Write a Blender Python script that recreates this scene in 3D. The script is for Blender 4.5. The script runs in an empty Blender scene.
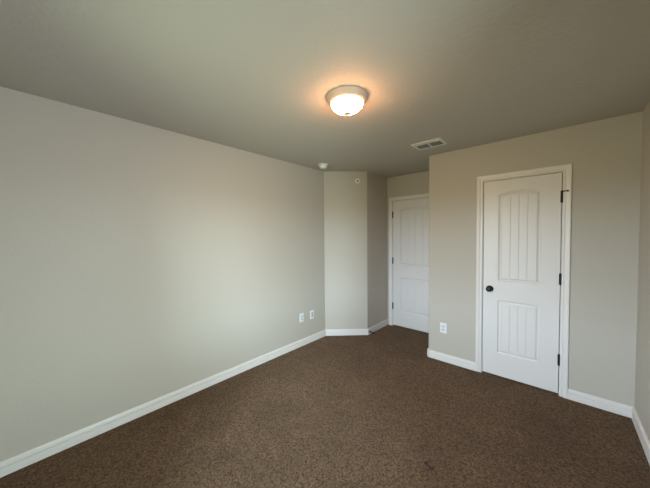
import bpy, bmesh, math
from mathutils import Vector, Matrix

sc = bpy.context.scene
col = sc.collection
PI = math.pi

# ------------------------------------------------------------------ camera
CAM_H, PITCH, ROLL, YAW, FPX = 1.4935, 0.0311, -0.0093, -0.7340, 260.54
fwd = Vector((math.sin(YAW), math.cos(YAW), 0)); rgt = Vector((math.cos(YAW), -math.sin(YAW), 0)); up = Vector((0, 0, 1))
f2 = fwd * math.cos(PITCH) - up * math.sin(PITCH)
u2 = up * math.cos(PITCH) + fwd * math.sin(PITCH)
r3 = rgt * math.cos(ROLL) + u2 * math.sin(ROLL)
u3 = u2 * math.cos(ROLL) - rgt * math.sin(ROLL)
cam_d = bpy.data.cameras.new('camera'); cam = bpy.data.objects.new('camera', cam_d); col.objects.link(cam)
cam.matrix_world = Matrix(((r3.x, u3.x, -f2.x, 0), (r3.y, u3.y, -f2.y, 0), (r3.z, u3.z, -f2.z, CAM_H), (0, 0, 0, 1)))
cam_d.sensor_width = 36.0; cam_d.lens = 36.0 * FPX / 650.0; cam_d.clip_start = 0.02
sc.camera = cam

# ------------------------------------------------------------------ room measures
XL, XR, YW = -2.596, 0.465, -0.465
YA, XA, YAB = 2.866, -2.134, 3.306
YB, YC, XC, H = 3.918, 3.192, -1.187, 2.4416
WZ0, WZ1 = 0.62, 2.06              # window heights
BX0, BX1 = -1.62, -0.72            # window in the wall behind the viewpoint
RY0, RY1 = 0.25, 1.11              # window in the right wall, beside the viewpoint
T = 0.12                           # wall thickness

# ------------------------------------------------------------------ world: overcast sky over dull ground; cooler and brighter behind (A), paler to the right (B)
SKY_A, GND_A = (28.3, 36.1, 40.7), (7.0, 8.0, 5.1) 
SKY_B, GND_B = (17.4, 22.9, 23.1), (10.6, 13.2, 13.3) 
w = bpy.data.worlds.new('world'); sc.world = w; w.use_nodes = True
nt = w.node_tree; nt.nodes.clear()
N_ = nt.nodes.new; L_ = nt.links.new
tc = N_('ShaderNodeTexCoord'); sp = N_('ShaderNodeSeparateXYZ')
L_(tc.outputs['Generated'], sp.inputs[0])
hz = N_('ShaderNodeMapRange'); hz.interpolation_type = 'SMOOTHSTEP'; hz.inputs['From Min'].default_value = -0.02; hz.inputs['From Max'].default_value = 0.05
L_(sp.outputs['Z'], hz.inputs['Value'])
ad = N_('ShaderNodeMath'); ad.operation = 'ADD'; L_(sp.outputs['X'], ad.inputs[0]); L_(sp.outputs['Y'], ad.inputs[1])
sd_ = N_('ShaderNodeMapRange'); sd_.interpolation_type = 'SMOOTHSTEP'; sd_.inputs['From Min'].default_value = -0.35; sd_.inputs['From Max'].default_value = 0.35
L_(ad.outputs[0], sd_.inputs['Value'])
def mixcol(f, a, b):
    m = N_('ShaderNodeMix'); m.data_type = 'RGBA'; m.clamp_factor = True
    L_(f, m.inputs[0])
    for i, c in ((6, a), (7, b)):
        if isinstance(c, tuple): m.inputs[i].default_value = (*c, 1)
        else: L_(c, m.inputs[i])
    return m.outputs[2]
sky = mixcol(sd_.outputs[0], SKY_A, SKY_B); gnd = mixcol(sd_.outputs[0], GND_A, GND_B)
bg = N_('ShaderNodeBackground'); wo = N_('ShaderNodeOutputWorld')
L_(mixcol(hz.outputs[0], gnd, sky), bg.inputs['Color']); bg.inputs['Strength'].default_value = 1.0
L_(bg.outputs[0], wo.inputs[0])

# portal lights: let the renderer find the daylight in the two window openings
def portal(name, loc, rz, width):
    pl = bpy.data.lights.new(name, 'AREA'); pl.shape = 'RECTANGLE'; pl.size = width; pl.size_y = WZ1 - WZ0
    pl.cycles.is_portal = True
    po = bpy.data.objects.new(name, pl); col.objects.link(po)
    po.location = loc; po.rotation_euler = (PI / 2, 0, rz)
portal('window_portal', ((BX0 + BX1) / 2, YW - 0.115, (WZ0 + WZ1) / 2), 0, BX1 - BX0)
portal('window_portal', (XR + 0.115, (RY0 + RY1) / 2, (WZ0 + WZ1) / 2), PI / 2, RY1 - RY0)

LAMP = (96.0, 46.0, 20.0) # emission in the middle of the glass bowl
LAMP_EDGE = (3.0, 1.3, 0.55)       # and at its rim
sc.view_settings.view_transform = 'Standard'; sc.view_settings.look = 'None'
sc.view_settings.exposure = 0.0; sc.view_settings.gamma = 1.0
sc.view_settings.use_curve_mapping = False
sc.cycles.max_bounces = 12; sc.cycles.diffuse_bounces = 8
sc.cycles.use_denoising = True

# ------------------------------------------------------------------ materials
def mat(name, color, rough=0.6, metal=0.0, bump=None, spec=0.5):
    m = bpy.data.materials.new(name); m.use_nodes = True
    t = m.node_tree; b = t.nodes['Principled BSDF']
    b.inputs['Base Color'].default_value = (*color, 1); b.inputs['Roughness'].default_value = rough
    b.inputs['Metallic'].default_value = metal; b.inputs['Specular IOR Level'].default_value = spec
    if bump:
        scale, strength, dist, detail = bump
        tc = t.nodes.new('ShaderNodeTexCoord'); n = t.nodes.new('ShaderNodeTexNoise'); bu = t.nodes.new('ShaderNodeBump')
        n.inputs['Scale'].default_value = scale; n.inputs['Detail'].default_value = detail
        bu.inputs['Strength'].default_value = strength; bu.inputs['Distance'].default_value = dist
        t.links.new(tc.outputs['Object'], n.inputs['Vector']); t.links.new(n.outputs['Fac'], bu.inputs['Height'])
        t.links.new(bu.outputs[0], b.inputs['Normal'])
    return m

PAINT = (0.500, 0.462, 0.410)
M_wall = mat('greige_wall_paint', PAINT, 0.55, bump=(70, 0.25, 0.004, 3), spec=0.3)
M_ceil = mat('greige_ceiling_paint', PAINT, 0.7, bump=(38, 0.45, 0.006, 3), spec=0.2)
M_trim = mat('white_trim_paint', (0.75, 0.715, 0.70), 0.35)
M_door = mat('white_door_paint', (0.73, 0.70, 0.695), 0.4, bump=(160, 0.05, 0.001, 2))
M_black = mat('oil_rubbed_black_metal', (0.006, 0.006, 0.006), 0.4, 0.3)
M_nickel = mat('brushed_nickel', (0.66, 0.465, 0.36), 0.5, 0.12)
M_finial = mat('tan_finial_metal', (0.50, 0.38, 0.28), 0.5, 0.1)
M_plastic = mat('white_plastic', (0.78, 0.78, 0.79), 0.35)
M_grey = mat('pale_grey_plastic', (0.56, 0.58, 0.62), 0.4)
M_slot = mat('dark_slot', (0.10, 0.10, 0.11), 0.6)
M_vent = mat('white_vent_enamel', (0.82, 0.80, 0.77), 0.45)
M_slat = mat('shaded_louver_enamel', (0.18, 0.187, 0.20), 0.5)  # vent enamel with the shade on the tilted slats put into its colour
M_duct = mat('grey_duct_metal', (0.06, 0.062, 0.066), 0.6)
M_rubber = mat('black_rubber', (0.008, 0.008, 0.008), 0.7)
M_vinyl = mat('white_window_vinyl', (0.75, 0.75, 0.74), 0.4)

def glass_mat():
    m = bpy.data.materials.new('window_glass'); m.use_nodes = True; t = m.node_tree; t.nodes.clear()
    tr = t.nodes.new('ShaderNodeBsdfTransparent'); gl = t.nodes.new('ShaderNodeBsdfGlossy'); fr = t.nodes.new('ShaderNodeFresnel')
    mx = t.nodes.new('ShaderNodeMixShader'); o = t.nodes.new('ShaderNodeOutputMaterial')
    gl.inputs['Roughness'].default_value = 0.0; fr.inputs['IOR'].default_value = 1.45
    t.links.new(fr.outputs[0], mx.inputs[0]); t.links.new(tr.outputs[0], mx.inputs[1]); t.links.new(gl.outputs[0], mx.inputs[2])
    t.links.new(mx.outputs[0], o.inputs[0]); return m
M_glass = glass_mat()

def lamp_mat():
    # glowing frosted glass: bright over the bowl, weaker and more amber where it enters the metal rim
    m = bpy.data.materials.new('lit_frosted_glass'); m.use_nodes = True; t = m.node_tree
    b = t.nodes['Principled BSDF']; b.inputs['Base Color'].default_value = (0.8, 0.75, 0.65, 1); b.inputs['Roughness'].default_value = 0.35
    tc = t.nodes.new('ShaderNodeTexCoord'); sx = t.nodes.new('ShaderNodeSeparateXYZ')
    mp = t.nodes.new('ShaderNodeMapRange'); mp.interpolation_type = 'SMOOTHSTEP'
    mp.inputs['From Min'].default_value = -0.060; mp.inputs['From Max'].default_value = -0.040
    t.links.new(tc.outputs['Object'], sx.inputs[0]); t.links.new(sx.outputs['Z'], mp.inputs['Value'])
    mx = t.nodes.new('ShaderNodeMix'); mx.data_type = 'RGBA'
    mx.inputs[6].default_value = (*LAMP, 1); mx.inputs[7].default_value = (*LAMP_EDGE, 1)
    t.links.new(mp.outputs[0], mx.inputs[0]); t.links.new(mx.outputs[2], b.inputs['Emission Color'])
    b.inputs['Emission Strength'].default_value = 1.0
    return m
M_lamp = lamp_mat()

def carpet_mat():
    m = bpy.data.materials.new('brown_carpet'); m.use_nodes = True; t = m.node_tree; b = t.nodes['Principled BSDF']
    N = t.nodes.new; L = t.links.new
    tc = N('ShaderNodeTexCoord')
    n1 = N('ShaderNodeTexNoise'); n1.inputs['Scale'].default_value = 75; n1.inputs['Detail'].default_value = 6; n1.inputs['Roughness'].default_value = 0.85
    vo = N('ShaderNodeTexVoronoi'); vo.inputs['Scale'].default_value = 105; vo.inputs['Randomness'].default_value = 1.0
    sv = N('ShaderNodeSeparateColor'); L(tc.outputs['Object'], vo.inputs['Vector']); L(vo.outputs['Color'], sv.inputs[0])
    ad = N('ShaderNodeMath'); ad.operation = 'ADD'; L(n1.outputs['Fac'], ad.inputs[0])
    sm = N('ShaderNodeMath'); sm.operation = 'MULTIPLY_ADD'; sm.inputs[1].default_value = 0.42; sm.inputs[2].default_value = -0.21
    L(sv.outputs[0], sm.inputs[0]); L(sm.outputs[0], ad.inputs[1])
    r1 = N('ShaderNodeValToRGB'); r1.color_ramp.elements[0].position = 0.24; r1.color_ramp.elements[0].color = (0.030, 0.0170, 0.0095, 1)
    r1.color_ramp.elements[1].position = 0.78; r1.color_ramp.elements[1].color = (0.183, 0.119, 0.076, 1)
    n2 = N('ShaderNodeTexNoise'); n2.inputs['Scale'].default_value = 2.2; n2.inputs['Detail'].default_value = 6; n2.inputs['Roughness'].default_value = 0.65
    n2.inputs['Distortion'].default_value = 0.8
    mp = N('ShaderNodeMapRange'); mp.inputs['From Min'].default_value = 0.3; mp.inputs['From Max'].default_value = 0.7
    mp.inputs['To Min'].default_value = 0.76; mp.inputs['To Max'].default_value = 1.22
    L(tc.outputs['Object'], n1.inputs['Vector']); L(tc.outputs['Object'], n2.inputs['Vector'])
    L(ad.outputs[0], r1.inputs[0]); L(n2.outputs['Fac'], mp.inputs['Value'])
    mul = N('ShaderNodeMixRGB'); mul.blend_type = 'MULTIPLY'; mul.inputs[0].default_value = 1
    L(r1.outputs[0], mul.inputs[1]); L(mp.outputs[0], mul.inputs[2])
    # a small dark stain in the pile
    last = mul.outputs[0]
    nd = N('ShaderNodeTexNoise'); nd.inputs['Scale'].default_value = 60
    L(tc.outputs['Object'], nd.inputs['Vector'])
    for (sx, sy, rr) in ((-0.632, 1.669, 0.014), (-0.612, 1.660, 0.010), (-0.590, 1.652, 0.018)):
        d = N('ShaderNodeVectorMath'); d.operation = 'DISTANCE'; d.inputs[1].default_value = (sx, sy, 0)
        L(tc.outputs['Object'], d.inputs[0])
        wb = N('ShaderNodeMath'); wb.operation = 'MULTIPLY_ADD'; wb.inputs[1].default_value = 0.02; wb.inputs[2].default_value = -0.01
        L(nd.outputs['Fac'], wb.inputs[0])
        s = N('ShaderNodeMath'); s.operation = 'ADD'; L(d.outputs['Value'], s.inputs[0]); L(wb.outputs[0], s.inputs[1])
        k = N('ShaderNodeMapRange'); k.inputs['From Min'].default_value = rr * 0.6; k.inputs['From Max'].default_value = rr * 1.3
        k.inputs['To Min'].default_value = 0.85; k.inputs['To Max'].default_value = 0.0
        L(s.outputs[0], k.inputs['Value'])
        mx = N('ShaderNodeMixRGB'); mx.inputs[2].default_value = (0.012, 0.008, 0.006, 1)
        L(k.outputs[0], mx.inputs[0]); L(last, mx.inputs[1]); last = mx.outputs[0]
    L(last, b.inputs['Base Color'])
    b.inputs['Roughness'].default_value = 1.0; b.inputs['Specular IOR Level'].default_value = 0.05
    b.inputs['Sheen Weight'].default_value = 0.2; b.inputs['Sheen Tint'].default_value = (0.9, 0.62, 0.42, 1); b.inputs['Sheen Roughness'].default_value = 0.5
    bu = N('ShaderNodeBump'); bu.inputs['Strength'].default_value = 0.9; bu.inputs['Distance'].default_value = 0.012
    L(ad.outputs[0], bu.inputs['Height']); L(bu.outputs[0], b.inputs['Normal'])
    return m
M_carpet = carpet_mat()

# ------------------------------------------------------------------ mesh helpers
def link(name, bm, material, parent=None, loc=(0, 0, 0), rot=(0, 0, 0)):
    bmesh.ops.recalc_face_normals(bm, faces=bm.faces)
    me = bpy.data.meshes.new(name); bm.to_mesh(me); bm.free()
    me.materials.append(material)
    o = bpy.data.objects.new(name, me); col.objects.link(o)
    o.location = loc; o.rotation_euler = rot
    if parent: o.parent = parent
    return o

def smooth(o, angle=35):
    for p in o.data.polygons: p.use_smooth = True
    bm = bmesh.new(); bm.from_mesh(o.data)
    for e in bm.edges:
        if len(e.link_faces) == 2 and e.calc_face_angle(0) > math.radians(angle): e.smooth = False
    bm.to_mesh(o.data); bm.free()
    return o

def tag(o, label=None, cat=None, group=None, kind=None):
    if label: o['label'] = label
    if cat: o['category'] = cat
    if group: o['group'] = group
    if kind: o['kind'] = kind
    return o

def thing(name, loc, rz=0.0):
    o = bpy.data.objects.new(name, None); col.objects.link(o)
    o.empty_display_size = 0.05; o.location = loc; o.rotation_euler = (0, 0, rz); return o

def box(bm, x0, x1, y0, y1, z0, z1, bev=0.0):
    vs = [bm.verts.new(p) for p in ((x0, y0, z0), (x1, y0, z0), (x1, y1, z0), (x0, y1, z0), (x0, y0, z1), (x1, y0, z1), (x1, y1, z1), (x0, y1, z1))]
    fs = [bm.faces.new([vs[i] for i in q]) for q in ((3, 2, 1, 0), (4, 5, 6, 7), (0, 1, 5, 4), (1, 2, 6, 5), (2, 3, 7, 6), (3, 0, 4, 7))]
    if bev:
        es = list({e for f in fs for e in f.edges})
        bmesh.ops.bevel(bm, geom=es, offset=bev, segments=2, profile=0.5, affect='EDGES')
    return vs

def prism(bm, pts, z0, z1):
    a = [bm.verts.new((x, y, z0)) for x, y in pts]; b = [bm.verts.new((x, y, z1)) for x, y in pts]
    n = len(pts)
    bm.faces.new(a[::-1]); bm.faces.new(b)
    for i in range(n): bm.faces.new((a[i], a[(i + 1) % n], b[(i + 1) % n], b[i]))

def lathe(bm, prof, n=48, close_top=True, close_bot=True):
    """prof: list of (r, z), spun about z."""
    rings = []
    for r, z in prof:
        if r < 1e-6: rings.append([bm.verts.new((0, 0, z))])
        else: rings.append([bm.verts.new((r * math.cos(2 * PI * i / n), r * math.sin(2 * PI * i / n), z)) for i in range(n)])
    for A, B in zip(rings, rings[1:]):
        for i in range(n):
            j = (i + 1) % n
            if len(A) == 1 and len(B) == 1: break
            if len(A) == 1: bm.faces.new((A[0], B[j], B[i]))
            elif len(B) == 1: bm.faces.new((A[i], A[j], B[0]))
            else: bm.faces.new((A[i], A[j], B[j], B[i]))
    if close_bot and len(rings[0]) > 1: bm.faces.new(rings[0][::-1])
    if close_top and len(rings[-1]) > 1: bm.faces.new(rings[-1])

def turn(bm, m):
    bmesh.ops.transform(bm, matrix=m, verts=bm.verts)

# ------------------------------------------------------------------ room shell
def offset_poly(p, q, t):
    """outer side of the wall p->q (room on the right of travel)."""
    d = (Vector(q) - Vector(p)).normalized(); n = Vector((-d.y, d.x))
    return (Vector(p) + n * t, Vector(q) + n * t)

def structure(name, bm, m, label, cat):
    return tag(link(name, bm, m), label, cat, kind='structure')

bm = bmesh.new(); box(bm, XL - T, XR + T, YW - T, YB + 1.3, -0.10, 0.0)
structure('floor', bm, M_carpet, 'brown cut-pile carpet covering the whole bedroom floor', 'floor')

VX0, VX1, VY0, VY1 = -1.155, -0.905, 2.688, 2.868      # duct hole in the ceiling
bm = bmesh.new()
box(bm, XL - T, VX0, YW - T, YB + 1.3, H, H + 0.1); box(bm, VX1, XR + T, YW - T, YB + 1.3, H, H + 0.1)
box(bm, VX0, VX1, YW - T, VY0, H, H + 0.1); box(bm, VX0, VX1, VY1, YB + 1.3, H, H + 0.1)
structure('ceiling', bm, M_ceil, 'textured greige ceiling with one dome light', 'ceiling')

# left wall
bm = bmesh.new(); box(bm, XL - T, XL, YW, YA + 0.05, 0, H)
structure('wall_left', bm, M_wall, 'long bare greige wall on the left with two low wall plates', 'wall')

# angled wall with a rounded outside corner towards the alcove wall
RB = 0.02
def bullnose(corner, d_in, d_out, r, n=8):
    """arc points replacing a convex corner; d_in direction of travel arriving, d_out leaving."""
    a = Vector(corner); d1 = Vector(d_in).normalized(); d2 = Vector(d_out).normalized()
    ang = d1.angle(d2); t = r * math.tan(ang / 2)
    p1 = a - d1 * t; p2 = a + d2 * t
    n1 = Vector((-d1.y, d1.x))      # away from the room
    c = p1 + n1 * r
    v1 = p1 - c; v2 = p2 - c
    a1 = math.atan2(v1.y, v1.x); a2 = math.atan2(v2.y, v2.x)
    da = (a2 - a1 + PI) % (2 * PI) - PI
    return [(c.x + r * math.cos(a1 + da * i / n), c.y + r * math.sin(a1 + da * i / n)) for i in range(n + 1)]
dA = (XA - XL, YAB - YA)
arc = bullnose((XA, YAB), dA, (0, 1), RB)
bm = bmesh.new()
prism(bm, [(XL, YA)] + arc + [(XA - 0.03, YAB + 0.02), (XA - 0.08, YAB + 0.04), (XL - 0.08, YA + 0.08)], 0, H)
structure('wall_angled', bm, M_wall, 'narrow angled greige wall at the end of the left wall', 'wall')
bm = bmesh.new(); box(bm, XA - T, XA, arc[-1][1], YB + T, 0, H)
structure('wall_alcove', bm, M_wall, 'shaded greige side wall of the entry alcove', 'wall')

# door measures
D1X0, D1X1 = -0.6035, 0.0055       # closet door slab
D2X0, D2X1 = -2.033, -1.271        # entry door slab
DZ0, DZ1 = 0.018, 2.0456 
GAP, JT = 0.0055, 0.019
def door_wall(bm, x0, x1, yf, s0, s1):
    """wall with the doorway cut out, front face at yf."""
    o0, o1, oz = s0 - GAP - JT, s1 + GAP + JT, DZ1 + GAP + JT
    if o0 > x0: box(bm, x0, o0, yf, yf + T, 0, H)
    box(bm, o1, x1, yf, yf + T, 0, H); box(bm, o0, o1, yf, yf + T, oz, H)
bm = bmesh.new(); door_wall(bm, XA, XC + 0.1, YB, D2X0, D2X1)
structure('wall_alcove_end', bm, M_wall, 'short greige wall above and around the entry door', 'wall')

arcC = bullnose((XC, YC), (0, -1), (1, 0), RB)
bm = bmesh.new()
o0, o1, oz = D1X0 - GAP - JT, D1X1 + GAP + JT, DZ1 + GAP + JT
prism(bm, arcC + [(o0, YC), (o0, YC + T), (XC + T, YC + T), (XC + T, arcC[0][1])], 0, H)
box(bm, o1, XR, YC, YC + T, 0, H); box(bm, o0, o1, YC, YC + T, oz, H)
structure('wall_closet', bm, M_wall, 'greige wall holding the closet door on the right', 'wall')
bm = bmesh.new(); box(bm, XC, XC + T, arcC[0][1], YB, 0, H)
structure('wall_closet_side', bm, M_wall, 'greige return wall between closet wall and alcove', 'wall')
bm = bmesh.new()
box(bm, XR, XR + T, YW, RY0, 0, H); box(bm, XR, XR + T, RY1, YC + 0.78, 0, H)
box(bm, XR, XR + T, RY0, RY1, 0, WZ0); box(bm, XR, XR + T, RY0, RY1, WZ1, H)
structure('wall_right', bm, M_wall, 'greige wall at the far right edge', 'wall')
bm = bmesh.new()
box(bm, XL - T, BX0, YW - T, YW, 0, H); box(bm, BX1, XR + T, YW - T, YW, 0, H)
box(bm, BX0, BX1, YW - T, YW, 0, WZ0); box(bm, BX0, BX1, YW - T, YW, WZ1, H)
structure('wall_back', bm, M_wall, 'greige wall with the window behind the viewpoint', 'wall')
# closet interior behind the door gap
bm = bmesh.new(); box(bm, XC + T, XR, YC + 0.70, YC + 0.78, 0, H)
structure('wall_closet_back', bm, M_wall, 'greige wall inside the closed closet', 'wall')

bm = bmesh.new(); box(bm, XA - T, XC + T, YB + 1.2, YB + 1.3, 0, H)
box(bm, XA - T, XA, YB + T, YB + 1.2, 0, H); box(bm, XC, XC + T, YB + T, YB + 1.2, 0, H)
structure('wall_hall', bm, M_wall, 'greige hallway walls behind the closed entry door', 'wall')

# the two windows outside the frame
def window(name, loc, rz, ww, label):
    win = tag(thing(name, loc, rz), label, 'window', kind='structure')
    wh = WZ1 - WZ0; fw = 0.04
    bm = bmesh.new()
    box(bm, -ww / 2, -ww / 2 + fw, -0.02, 0.03, 0, wh); box(bm, ww / 2 - fw, ww / 2, -0.02, 0.03, 0, wh)
    box(bm, -ww / 2 + fw, ww / 2 - fw, -0.02, 0.03, 0, fw); box(bm, -ww / 2 + fw, ww / 2 - fw, -0.02, 0.03, wh - fw, wh)
    box(bm, -ww / 2 + fw, ww / 2 - fw, -0.02, 0.03, wh / 2 - 0.02, wh / 2 + 0.02)
    link('window_frame', bm, M_vinyl, win)
    for z0, z1 in ((fw, wh / 2 - 0.02), (wh / 2 + 0.02, wh - fw)):
        bm = bmesh.new()
        bm.faces.new([bm.verts.new(p) for p in ((-ww / 2 + fw, 0.005, z0), (ww / 2 - fw, 0.005, z0), (ww / 2 - fw, 0.005, z1), (-ww / 2 + fw, 0.005, z1))])
        link('window_pane', bm, M_glass, win)
    bm = bmesh.new(); box(bm, -ww / 2 + 0.001, ww / 2 - 0.001, 0.03, T - 0.03, 0.0, 0.012); box(bm, -ww / 2 - 0.04, ww / 2 + 0.04, T - 0.03, T, -0.012, 0.012, 0.003)
    link('window_sill', bm, M_trim, win)
window('window_1', ((BX0 + BX1) / 2, YW - T + 0.03, WZ0), 0.0, BX1 - BX0, 'white vinyl window in the wall behind the viewpoint')
window('window_2', (XR + T - 0.03, (RY0 + RY1) / 2, WZ0), PI / 2, RY1 - RY0, 'white vinyl window in the right wall, outside the view')

# ------------------------------------------------------------------ baseboards: moulded profile swept round the room with mitred corners
PROF = [(0, 0.0), (0.0170, 0.0), (0.0170, 0.0150), (0.0115, 0.0165), (0.0110, 0.0205), (0.0168, 0.0220), (0.0170, 0.0490), (0.0160, 0.0525), (0.0015, 0.0530),
        (0.0008, 0.0585), (0.0015, 0.0645), (0.0150, 0.0650), (0.0155, 0.0700), (0.0150, 0.0810), (0.0120, 0.0870), (0.0070, 0.0895), (0, 0.0900)]
def miter(prev, p, nxt):
    """inward unit mitre vector at p for a path whose room side is on the right."""
    def nrm(a, b):
        d = (Vector(b) - Vector(a)).normalized(); return Vector((d.y, -d.x))
    if prev is None: return nrm(p, nxt)
    if nxt is None: return nrm(prev, p)
    n1, n2 = nrm(prev, p), nrm(p, nxt); m = (n1 + n2).normalized()
    return m / max(0.2, m.dot(n1))
def baseboard(name, prev, pts, nxt, label):
    chain = [prev] + list(pts) + [nxt]
    bm = bmesh.new(); rows = []
    for i in range(1, len(chain) - 1):
        m = miter(chain[i - 1], chain[i], chain[i + 1]); p = chain[i]
        rows.append([bm.verts.new((p[0] + m.x * d, p[1] + m.y * d, z)) for d, z in PROF])
    n = len(PROF)
    for A, B in zip(rows, rows[1:]):
        for i in range(n):
            j = (i + 1) % n; bm.faces.new((A[i], B[i], B[j], A[j]))
    bm.faces.new(rows[0]); bm.faces.new(rows[-1][::-1])
    return structure(name, bm, M_trim, label, 'baseboard')
P0, P1, P2, P3, P4, P5, P6, P7 = (XL, YW), (XL, YA), (XA, YAB), (XA, YB), (XC, YB), (XC, YC), (XR, YC), (XR, YW)
CW = 0.0555                                # casing width
REV = 0.0045 
c1a, c1b = D1X0 - GAP - REV, D1X1 + GAP + REV
c2a, c2b = D2X0 - GAP - REV, D2X1 + GAP + REV
P5a, P5b = (XC, YC + 0.018), (XC + 0.018, YC)     # cut corner over the rounded wall edge
baseboard('baseboard_left', P7, [P0, P1], P2, 'white moulded baseboard along the left wall')
baseboard('baseboard_angled', P0, [P1, P2], P3, 'white moulded baseboard under the narrow angled wall')
baseboard('baseboard_alcove', P1, [P2, P3], P4, 'shaded white baseboard along the alcove side wall')
baseboard('baseboard_closet_side', P3, [P4, P5a], P5b, 'white baseboard on the closet return wall')
baseboard('baseboard_closet', P4, [P5a, P5b, (c1a - CW, YC)], None, 'short white baseboard under the outlet left of the closet door')
baseboard('baseboard_closet_right', None, [(c1b + CW, YC), P6], P7, 'white baseboard between the closet door and the right wall')
baseboard('baseboard_right', P5, [P6, P7], P0, 'white baseboard running along the right wall')
baseboard('baseboard_back', P6, [P7, P0], P1, 'white baseboard under the window behind the viewpoint')

# ------------------------------------------------------------------ door casings
CPROF = [(0, 0), (0, 0.0075), (0.003, 0.0105), (0.014, 0.0110), (0.0170, 0.0085), (0.0200, 0.0085), (0.0230, 0.0130), (0.036, 0.0160), (0.048, 0.0170), (0.0535, 0.0160), (CW, 0.0130), (CW, 0)]
def door_trim(name, yf, a, b, s0, s1, label):
    t = tag(thing(name, (0, yf, 0)), label, 'door casing', kind='structure')
    top = DZ1 + GAP + REV
    path = [((a, 0), (-1, 0)), ((a, top), (-1, 1)), ((b, top), (1, 1)), ((b, 0), (1, 0))]
    bm = bmesh.new(); rows = []
    for (x, z), (dx, dz) in path:
        rows.append([bm.verts.new((x + dx * u, -d, z + dz * u)) for u, d in CPROF])
    n = len(CPROF)
    for A, B in zip(rows, rows[1:]):
        for i in range(n):
            j = (i + 1) % n; bm.faces.new((A[i], A[j], B[j], B[i]))
    bm.faces.new(rows[0][::-1]); bm.faces.new(rows[-1])
    link('casing', bm, M_trim, t)
    bm = bmesh.new()
    j0, j1, jt = s0 - GAP, s1 + GAP, DZ1 + GAP
    box(bm, j0 - JT, j0, 0, T, 0, jt); box(bm, j1, j1 + JT, 0, T, 0, jt); box(bm, j0 - JT, j1 + JT, 0, T, jt, jt + JT)
    # stops behind the slab
    box(bm, j0, j0 + 0.012, 0.038, 0.07, 0, jt); box(bm, j1 - 0.012, j1, 0.038, 0.07, 0, jt); box(bm, j0 + 0.012, j1 - 0.012, 0.038, 0.07, jt - 0.012, jt)
    link('jamb', bm, M_trim, t)
    return t
door_trim('trim_1', YC, c1a, c1b, D1X0, D1X1, 'white moulded casing framing the closet door')
door_trim('trim_2', YB, c2a, c2b, D2X0, D2X1, 'white moulded casing framing the alcove entry door')

# ------------------------------------------------------------------ doors
def make_panel(x0, x1, z0, z1, rise, planks):
    """sunk moulding ring plus raised plank field; rise > 0 gives an arched top."""
    bm = bmesh.new(); NA = 20
    cx, hw = (x0 + x1) / 2, (x1 - x0) / 2
    def arch(x, ins):
        k = min(1.0, abs(x - cx) / hw); return z1 + rise * math.cos(k * PI / 2) ** 0.9 - ins if rise else z1 - ins
    def loop(ins, y):
        pts = [(x0 + ins, z0 + ins), (x1 - ins, z0 + ins)]
        for i in range(NA + 1):
            x = (x1 - ins) + (x0 + ins - (x1 - ins)) * i / NA; pts.append((x, arch(x, ins)))
        return [bm.verts.new((x, y, z)) for x, z in pts]
    ring = [(0.0, 0.0), (0.002, 0.0050), (0.009, 0.0105), (0.013, 0.0120), (0.019, 0.0110), (0.028, 0.0055), (0.031, 0.0022), (0.033, 0.0020)]
    loops = [loop(i, d) for i, d in ring]
    for A, B in zip(loops, loops[1:]):
        n = len(A)
        for i in range(n):
            j = (i + 1) % n; bm.faces.new((A[i], A[j], B[j], B[i]))
    ins, yb = ring[-1]; xa, xb = x0 + ins, x1 - ins
    xs = {xa + (xb - xa) * i / NA: yb for i in range(NA + 1)}
    g = 0.0026
    for k in range(1, planks):
        gx = xa + (xb - xa) * k / planks
        for x in [x for x in xs if abs(x - gx) < g * 1.05]: del xs[x]
        xs[gx - g] = yb; xs[gx] = yb + 0.0045; xs[gx + g] = yb
    X = sorted(xs); lo = [bm.verts.new((x, xs[x], z0 + ins)) for x in X]; hi = [bm.verts.new((x, xs[x], arch(x, ins))) for x in X]
    for i in range(len(X) - 1): bm.faces.new((lo[i], lo[i + 1], hi[i + 1], hi[i]))
    return bm

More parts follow.
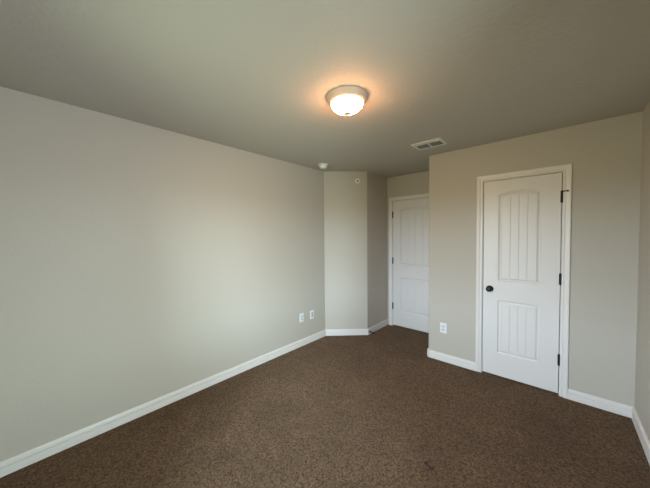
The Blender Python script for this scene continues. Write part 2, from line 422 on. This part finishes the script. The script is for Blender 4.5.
def make_door(name, s0, s1, yf, hinge_right, label):
    W, HH, th = s1 - s0, DZ1 - DZ0, 0.035
    t = tag(thing(name, (s0, yf, DZ0)), label, 'door', kind='structure')
    px0, px1 = 0.131, W - 0.138
    if not hinge_right: px0, px1 = 0.131, W - 0.131
    lz0, lz1, uz0, uz1, rise = 0.236, 0.793, 0.995, 1.880, 0.029
    bm = bmesh.new(); NA = 20
    def quad(a, b, c, d): bm.faces.new([bm.verts.new((x, 0.0, z)) for x, z in (a, b, c, d)])
    quad((0, 0), (px0, 0), (px0, HH), (0, HH)); quad((px1, 0), (W, 0), (W, HH), (px1, HH))
    quad((px0, 0), (px1, 0), (px1, lz0), (px0, lz0)); quad((px0, lz1), (px1, lz1), (px1, uz0), (px0, uz0))
    cx, hw = (px0 + px1) / 2, (px1 - px0) / 2
    ar = lambda x: uz1 + rise * math.cos(min(1.0, abs(x - cx) / hw) * PI / 2) ** 0.9
    for i in range(NA):
        a = px0 + (px1 - px0) * i / NA; b = px0 + (px1 - px0) * (i + 1) / NA
        quad((a, ar(a)), (b, ar(b)), (b, HH), (a, HH))
    vs = [[bm.verts.new((x, y, z)) for x, z in ((0, 0), (W, 0), (W, HH), (0, HH))] for y in (0.0, th)]
    for i in range(4):
        j = (i + 1) % 4; bm.faces.new((vs[0][i], vs[0][j], vs[1][j], vs[1][i]))
    bm.faces.new(vs[1][::-1])
    leaf = link('door_leaf', bm, M_door, t)
    smooth(link('panel', make_panel(px0, px1, uz0, uz1, rise, 4), M_door, leaf), 20)
    smooth(link('panel', make_panel(px0, px1, lz0, lz1, 0.0, 4), M_door, leaf), 20)
    hx = W + GAP / 2 if hinge_right else -GAP / 2
    hinges = []
    for z0 in (1.757, 1.010, 0.264):
        bm = bmesh.new()
        lathe(bm, [(0.0, -0.004), (0.0045, -0.003), (0.0045, 0), (0.0068, 0), (0.0068, 0.0335), (0.0062, 0.034), (0.0068, 0.0345), (0.0068, 0.0675), (0.0062, 0.068), (0.0068, 0.0685), (0.0068, 0.102), (0.0045, 0.102), (0.0045, 0.105), (0, 0.106)], 16)
        turn(bm, Matrix.Translation((hx, -0.0072, z0)))
        box(bm, hx - 0.0012, hx + 0.0012, -0.002, 0.03, z0, z0 + 0.102)
        box(bm, hx - 0.010, hx + 0.010, -0.0015, -0.0002, z0 + 0.001, z0 + 0.101)
        hinges.append(smooth(link('hinge', bm, M_black, t), 40))
        hinges[-1]['label'] = 'black hinge'
    if hinge_right:
        # hinge-pin door stop on the top hinge: an arm with a rubber bumper
        z = 1.757 + 0.100
        bm = bmesh.new(); lathe(bm, [(0.0045, 0), (0.0045, 0.030)], 12); turn(bm, Matrix.Translation((hx + 0.004, -0.0135, z)) @ Matrix.Rotation(PI / 2, 4, 'Y'))
        lathe(bm, [(0.0095, -0.006 + z), (0.0095, 0.006 + z)], 16)
        for v in bm.verts:
            if abs(v.co.x) < 0.0096 and abs(v.co.y) < 0.0096 and v.co.x < 0.02: v.co.x += hx; v.co.y -= 0.0100
        stop = smooth(link('hinge_stop', bm, M_black, hinges[0]), 40)
        bm = bmesh.new(); lathe(bm, [(0.0, 0.028), (0.0075, 0.028), (0.0075, 0.038), (0.004, 0.0405), (0.0, 0.0405)], 16)
        turn(bm, Matrix.Translation((hx + 0.004, -0.0135, z)) @ Matrix.Rotation(PI / 2, 4, 'Y'))
        smooth(link('bumper', bm, M_rubber, hinges[0]), 40)
    # knob on the free side
    kx = 0.0605 if hinge_right else W - 0.0605
    kz = 0.905
    ky = Matrix.Translation((kx, 0, kz)) @ Matrix.Rotation(PI / 2, 4, 'X')
    bm = bmesh.new()
    lathe(bm, [(0.0, 0.028), (0.0125, 0.028), (0.0135, 0.033), (0.020, 0.037), (0.0265, 0.043), (0.0285, 0.050), (0.0270, 0.057), (0.021, 0.0625), (0.011, 0.065), (0, 0.0655)], 32); turn(bm, ky)
    knob = tag(smooth(link('knob', bm, M_black, t), 50), 'round black door knob')
    bm = bmesh.new(); lathe(bm, [(0.0, 0), (0.0325, 0), (0.0325, 0.003), (0.029, 0.0065), (0.015, 0.008), (0.011, 0.011), (0.011, 0.030), (0, 0.030)], 32); turn(bm, ky)
    smooth(link('rosette', bm, M_black, knob), 40)
    lx = -0.0015 if hinge_right else W + 0.0015
    bm = bmesh.new(); box(bm, lx - 0.0012, lx + 0.0012, 0.001, 0.030, kz - 0.028, kz + 0.028); link('latch', bm, M_black, knob)
    return t
make_door('door_1', D1X0, D1X1, YC, True, 'white two-panel closet door with round black knob and a hinge stop')
make_door('door_2', D2X0, D2X1, YB, False, 'white two-panel entry door at the back of the alcove, partly hidden')

# ------------------------------------------------------------------ ceiling dome light
LX, LY = -1.098, 1.456 
lamp = tag(thing('ceiling_light', (LX, LY, H)), 'lit frosted dome ceiling light with nickel rim and finial', 'ceiling light')
bm = bmesh.new()
lathe(bm, [(0.0, 0.0), (0.140, 0.0), (0.1415, -0.004), (0.1400, -0.010), (0.1370, -0.013), (0.1330, -0.020), (0.1250, -0.031), (0.1170, -0.039), (0.1135, -0.040), (0.1115, -0.037), (0.106, -0.028), (0.0, -0.026)], 64)
smooth(link('rim', bm, M_nickel, lamp), 40)
bm = bmesh.new()
pr = [(0.1105, -0.034)] + [(0.1105 * math.cos(a * PI / 2 / 16) ** 0.9, -0.038 - 0.066 * math.sin(a * PI / 2 / 16)) for a in range(0, 16)] + [(0.0, -0.104)]
lathe(bm, pr, 64, close_bot=False)
tag(smooth(link('glass_shade', bm, M_lamp, lamp), 60), 'glowing frosted glass bowl')
bm = bmesh.new(); lathe(bm, [(0.0, -0.1030), (0.0200, -0.1040), (0.0235, -0.1080), (0.0225, -0.1130), (0.013, -0.1170), (0.0080, -0.1200), (0.0090, -0.1250), (0.0065, -0.1300), (0.0, -0.1315)], 24)
smooth(link('finial', bm, M_finial, lamp), 50)

# ------------------------------------------------------------------ air supply vent
vx, vy = (VX0 + VX1) / 2, (VY0 + VY1) / 2
vent = tag(thing('air_vent', (vx, vy, H)), 'white rectangular air vent with two shade-grey louver banks in the ceiling', 'air vent')
hx, hy = (VX1 - VX0) / 2, (VY1 - VY0) / 2; bw = 0.026
bm = bmesh.new()
def ringloop(dx, dy, z): return [bm.verts.new((sx * dx, sy * dy, z)) for sx, sy in ((-1, -1), (1, -1), (1, 1), (-1, 1))]
Ls = [ringloop(hx, hy, 0.0), ringloop(hx + bw, hy + bw, -0.0002), ringloop(hx + bw, hy + bw, -0.003), ringloop(hx + bw - 0.004, hy + bw - 0.004, -0.006), ringloop(hx + 0.004, hy + 0.004, -0.009), ringloop(hx, hy, -0.008)]
for A, B in zip(Ls, Ls[1:] + Ls[:1]):
    for i in range(4):
        j = (i + 1) % 4; bm.faces.new((A[i], A[j], B[j], B[i]))
link('frame', bm, M_vent, vent)
bm = bmesh.new(); box(bm, -0.006, 0.006, -hy, hy, -0.008, 0.012); link('mullion', bm, M_vent, vent)
def blade(bm, x0, x1, a, b):
    q = [bm.verts.new(p) for p in ((x0, a[0], a[1]), (x1, a[0], a[1]), (x1, b[0], b[1]), (x0, b[0], b[1]))]
    q2 = [bm.verts.new((v.co.x, v.co.y, v.co.z + 0.0012)) for v in q]
    bm.faces.new(q); bm.faces.new(q2[::-1])
    for i in range(4): bm.faces.new((q[i], q[(i + 1) % 4], q2[(i + 1) % 4], q2[i]))
for x0, x1 in ((-hx + 0.001, -0.006), (0.006, hx - 0.001)):
    bm = bmesh.new()
    for k in range(6):
        y = -hy + 0.050 + k * 0.0225
        blade(bm, x0, x1, (y - 0.011, 0.010), (y + 0.011, -0.005))
    tag(link('louver_bank', bm, M_slat, vent), 'angled louvers with their shade painted in as grey')
    bm = bmesh.new(); blade(bm, x0, x1, (-hy + 0.030, -0.012), (-hy + 0.034, 0.006))
    tag(link('louver_blade', bm, M_vent, vent), 'white louver blade')
bm = bmesh.new()
e = 0.0005
lo = [bm.verts.new(p) for p in ((-hx + e, -hy + e, 0.0), (hx - e, -hy + e, 0.0), (hx - e, hy - e, 0.0), (-hx + e, hy - e, 0.0))]
hi = [bm.verts.new((v.co.x, v.co.y, 0.095)) for v in lo]
bm.faces.new(hi)
for i in range(4): bm.faces.new((lo[i], lo[(i + 1) % 4], hi[(i + 1) % 4], hi[i]))
link('duct_boot', bm, M_duct, vent)

# ------------------------------------------------------------------ smoke detector
sd = tag(thing('smoke_detector', (-2.354, 2.586, H)), 'small round white smoke detector on the ceiling above the corner', 'smoke detector')
bm = bmesh.new(); lathe(bm, [(0.0, 0), (0.069, 0), (0.070, -0.002), (0.069, -0.012), (0.064, -0.014), (0.0, -0.014)], 40); smooth(link('base_plate', bm, M_plastic, sd), 35)
bm = bmesh.new(); lathe(bm, [(0.0, -0.014), (0.040, -0.014), (0.040, -0.021), (0.049, -0.023), (0.049, -0.038), (0.044, -0.047), (0.033, -0.051), (0.0, -0.052)], 40)
cov = smooth(link('cover', bm, M_plastic, sd), 35)
bm = bmesh.new(); lathe(bm, [(0.0, -0.0520), (0.010, -0.0520), (0.010, -0.0535), (0, -0.0540)], 20); link('test_button', bm, M_plastic, cov)

# ------------------------------------------------------------------ small round fitting high on the angled wall
na = math.atan2(dA[1], dA[0])           # direction of the angled wall
sp_ = tag(thing('sprinkler_head', (-2.237, YA + (-2.237 - XL) * dA[1] / dA[0], 2.300), na), 'small round white sprinkler fitting with dark centre high on the angled wall', 'sprinkler')
RX = Matrix.Rotation(PI / 2, 4, 'X')
bm = bmesh.new(); lathe(bm, [(0.017, 0.0), (0.038, 0.0), (0.038, 0.003), (0.033, 0.008), (0.022, 0.011), (0.017, 0.0095), (0.017, 0.0)], 32, False, False); turn(bm, RX)
smooth(link('escutcheon', bm, M_plastic, sp_), 40)
bm = bmesh.new(); lathe(bm, [(0.0, 0.0), (0.0165, 0.0), (0.0165, 0.003), (0.007, 0.004), (0.006, 0.016), (0.010, 0.017), (0.010, 0.019), (0.0, 0.0195)], 24); turn(bm, RX)
tag(smooth(link('nozzle', bm, mat('dull_grey_metal', (0.22, 0.20, 0.18), 0.5, 0.6), sp_), 40), 'darker centre nozzle')

# ------------------------------------------------------------------ wall plates
def plate_bm(w=0.0745, h=0.120, d=0.006):
    bm = bmesh.new()
    lv = []
    for (ix, y) in ((0, 0), (0, -0.002), (0.003, -0.005), (0.006, -d)):
        lv.append([bm.verts.new((sx * (w / 2 - ix), y, sz * (h / 2 - ix))) for sx, sz in ((-1, -1), (1, -1), (1, 1), (-1, 1))])
    for A, B in zip(lv, lv[1:]):
        for i in range(4): bm.faces.new((A[i], A[(i + 1) % 4], B[(i + 1) % 4], B[i]))
    bm.faces.new(lv[0][::-1]); bm.faces.new(lv[-1]); return bm
def outlet(loc, rz, label):
    t = tag(thing('wall_outlet', loc, rz), label, 'outlet', 'electrical outlets near the floor')
    link('cover_plate', plate_bm(), M_plastic, t)
    for zc in (-0.0195, 0.0195):
        bm = bmesh.new(); pts = []
        for i in range(24):
            a = 2 * PI * i / 24; pts.append((0.0172 * math.cos(a), max(-0.0125, min(0.0125, 0.0172 * math.sin(a)))))
        f = [bm.verts.new((x, -0.0075, zc + z)) for x, z in pts]; b = [bm.verts.new((x, -0.0055, zc + z)) for x, z in pts]
        bm.faces.new(f)
        for i in range(24): bm.faces.new((f[i], f[(i + 1) % 24], b[(i + 1) % 24], b[i]))
        r = link('receptacle', bm, M_grey, t)
        bm = bmesh.new()
        box(bm, -0.0082, -0.0052, -0.0079, -0.0074, zc - 0.003, zc + 0.007); box(bm, 0.0052, 0.0082, -0.0079, -0.0074, zc - 0.002, zc + 0.006)
        box(bm, -0.0028, 0.0028, -0.0079, -0.0074, zc - 0.0105, zc - 0.0055)
        link('slots', bm, M_slot, r)
    bm = bmesh.new(); lathe(bm, [(0, 0.0055), (0.0032, 0.0055), (0.0026, 0.0075), (0, 0.0078)], 12); turn(bm, RX); link('screw', bm, M_plastic, t)
    return t
outlet((XL, 2.389, 0.385), PI / 2, 'white duplex outlet on the left wall, farther from the corner')
outlet((-1.008, YC, 0.394), 0.0, 'white duplex outlet on the wall left of the closet door')
t = tag(thing('socket_plate', (XL, 2.588, 0.381), PI / 2), 'white wall plate with greyish centre on the left wall, nearer the corner', 'wall plate')
link('cover_plate', plate_bm(), M_plastic, t)
bm = bmesh.new(); box(bm, -0.0175, 0.0175, -0.0072, -0.0058, -0.036, 0.036, 0.0005)
tag(link('insert', bm, mat('dull_grey_plastic', (0.45, 0.44, 0.42), 0.5), t), 'greyish centre insert')
for zc in (-0.048, 0.048):
    bm = bmesh.new(); lathe(bm, [(0, 0.0055), (0.0032, 0.0055), (0.0026, 0.0072), (0, 0.0075)], 12); turn(bm, Matrix.Translation((0, 0, zc)) @ RX); link('screw', bm, M_plastic, t)

# ------------------------------------------------------------------ door stop on the alcove baseboard
ds = tag(thing('door_stop', (XA + 0.0168, 3.342, 0.040), PI / 2), 'small black door stop screwed to the alcove baseboard', 'door stop')
tilt = Matrix.Rotation(math.radians(8), 4, 'X')
bm = bmesh.new(); lathe(bm, [(0, 0), (0.015, 0), (0.015, 0.004), (0.010, 0.011), (0, 0.012)], 20); turn(bm, RX); smooth(link('base', bm, M_black, ds), 40)
bm = bmesh.new()
pr = [(0.0, 0.008)]
for k in range(14): pr += [(0.0068, 0.009 + k * 0.0038), (0.0082, 0.0109 + k * 0.0038)]
pr += [(0, 0.064)]
lathe(bm, pr, 14); turn(bm, tilt @ RX); smooth(link('spring', bm, M_black, ds), 60)
bm = bmesh.new(); lathe(bm, [(0, 0.060), (0.0105, 0.060), (0.0115, 0.064), (0.0110, 0.076), (0.007, 0.080), (0, 0.0805)], 16); turn(bm, tilt @ RX); smooth(link('rubber_tip', bm, M_rubber, ds), 40)
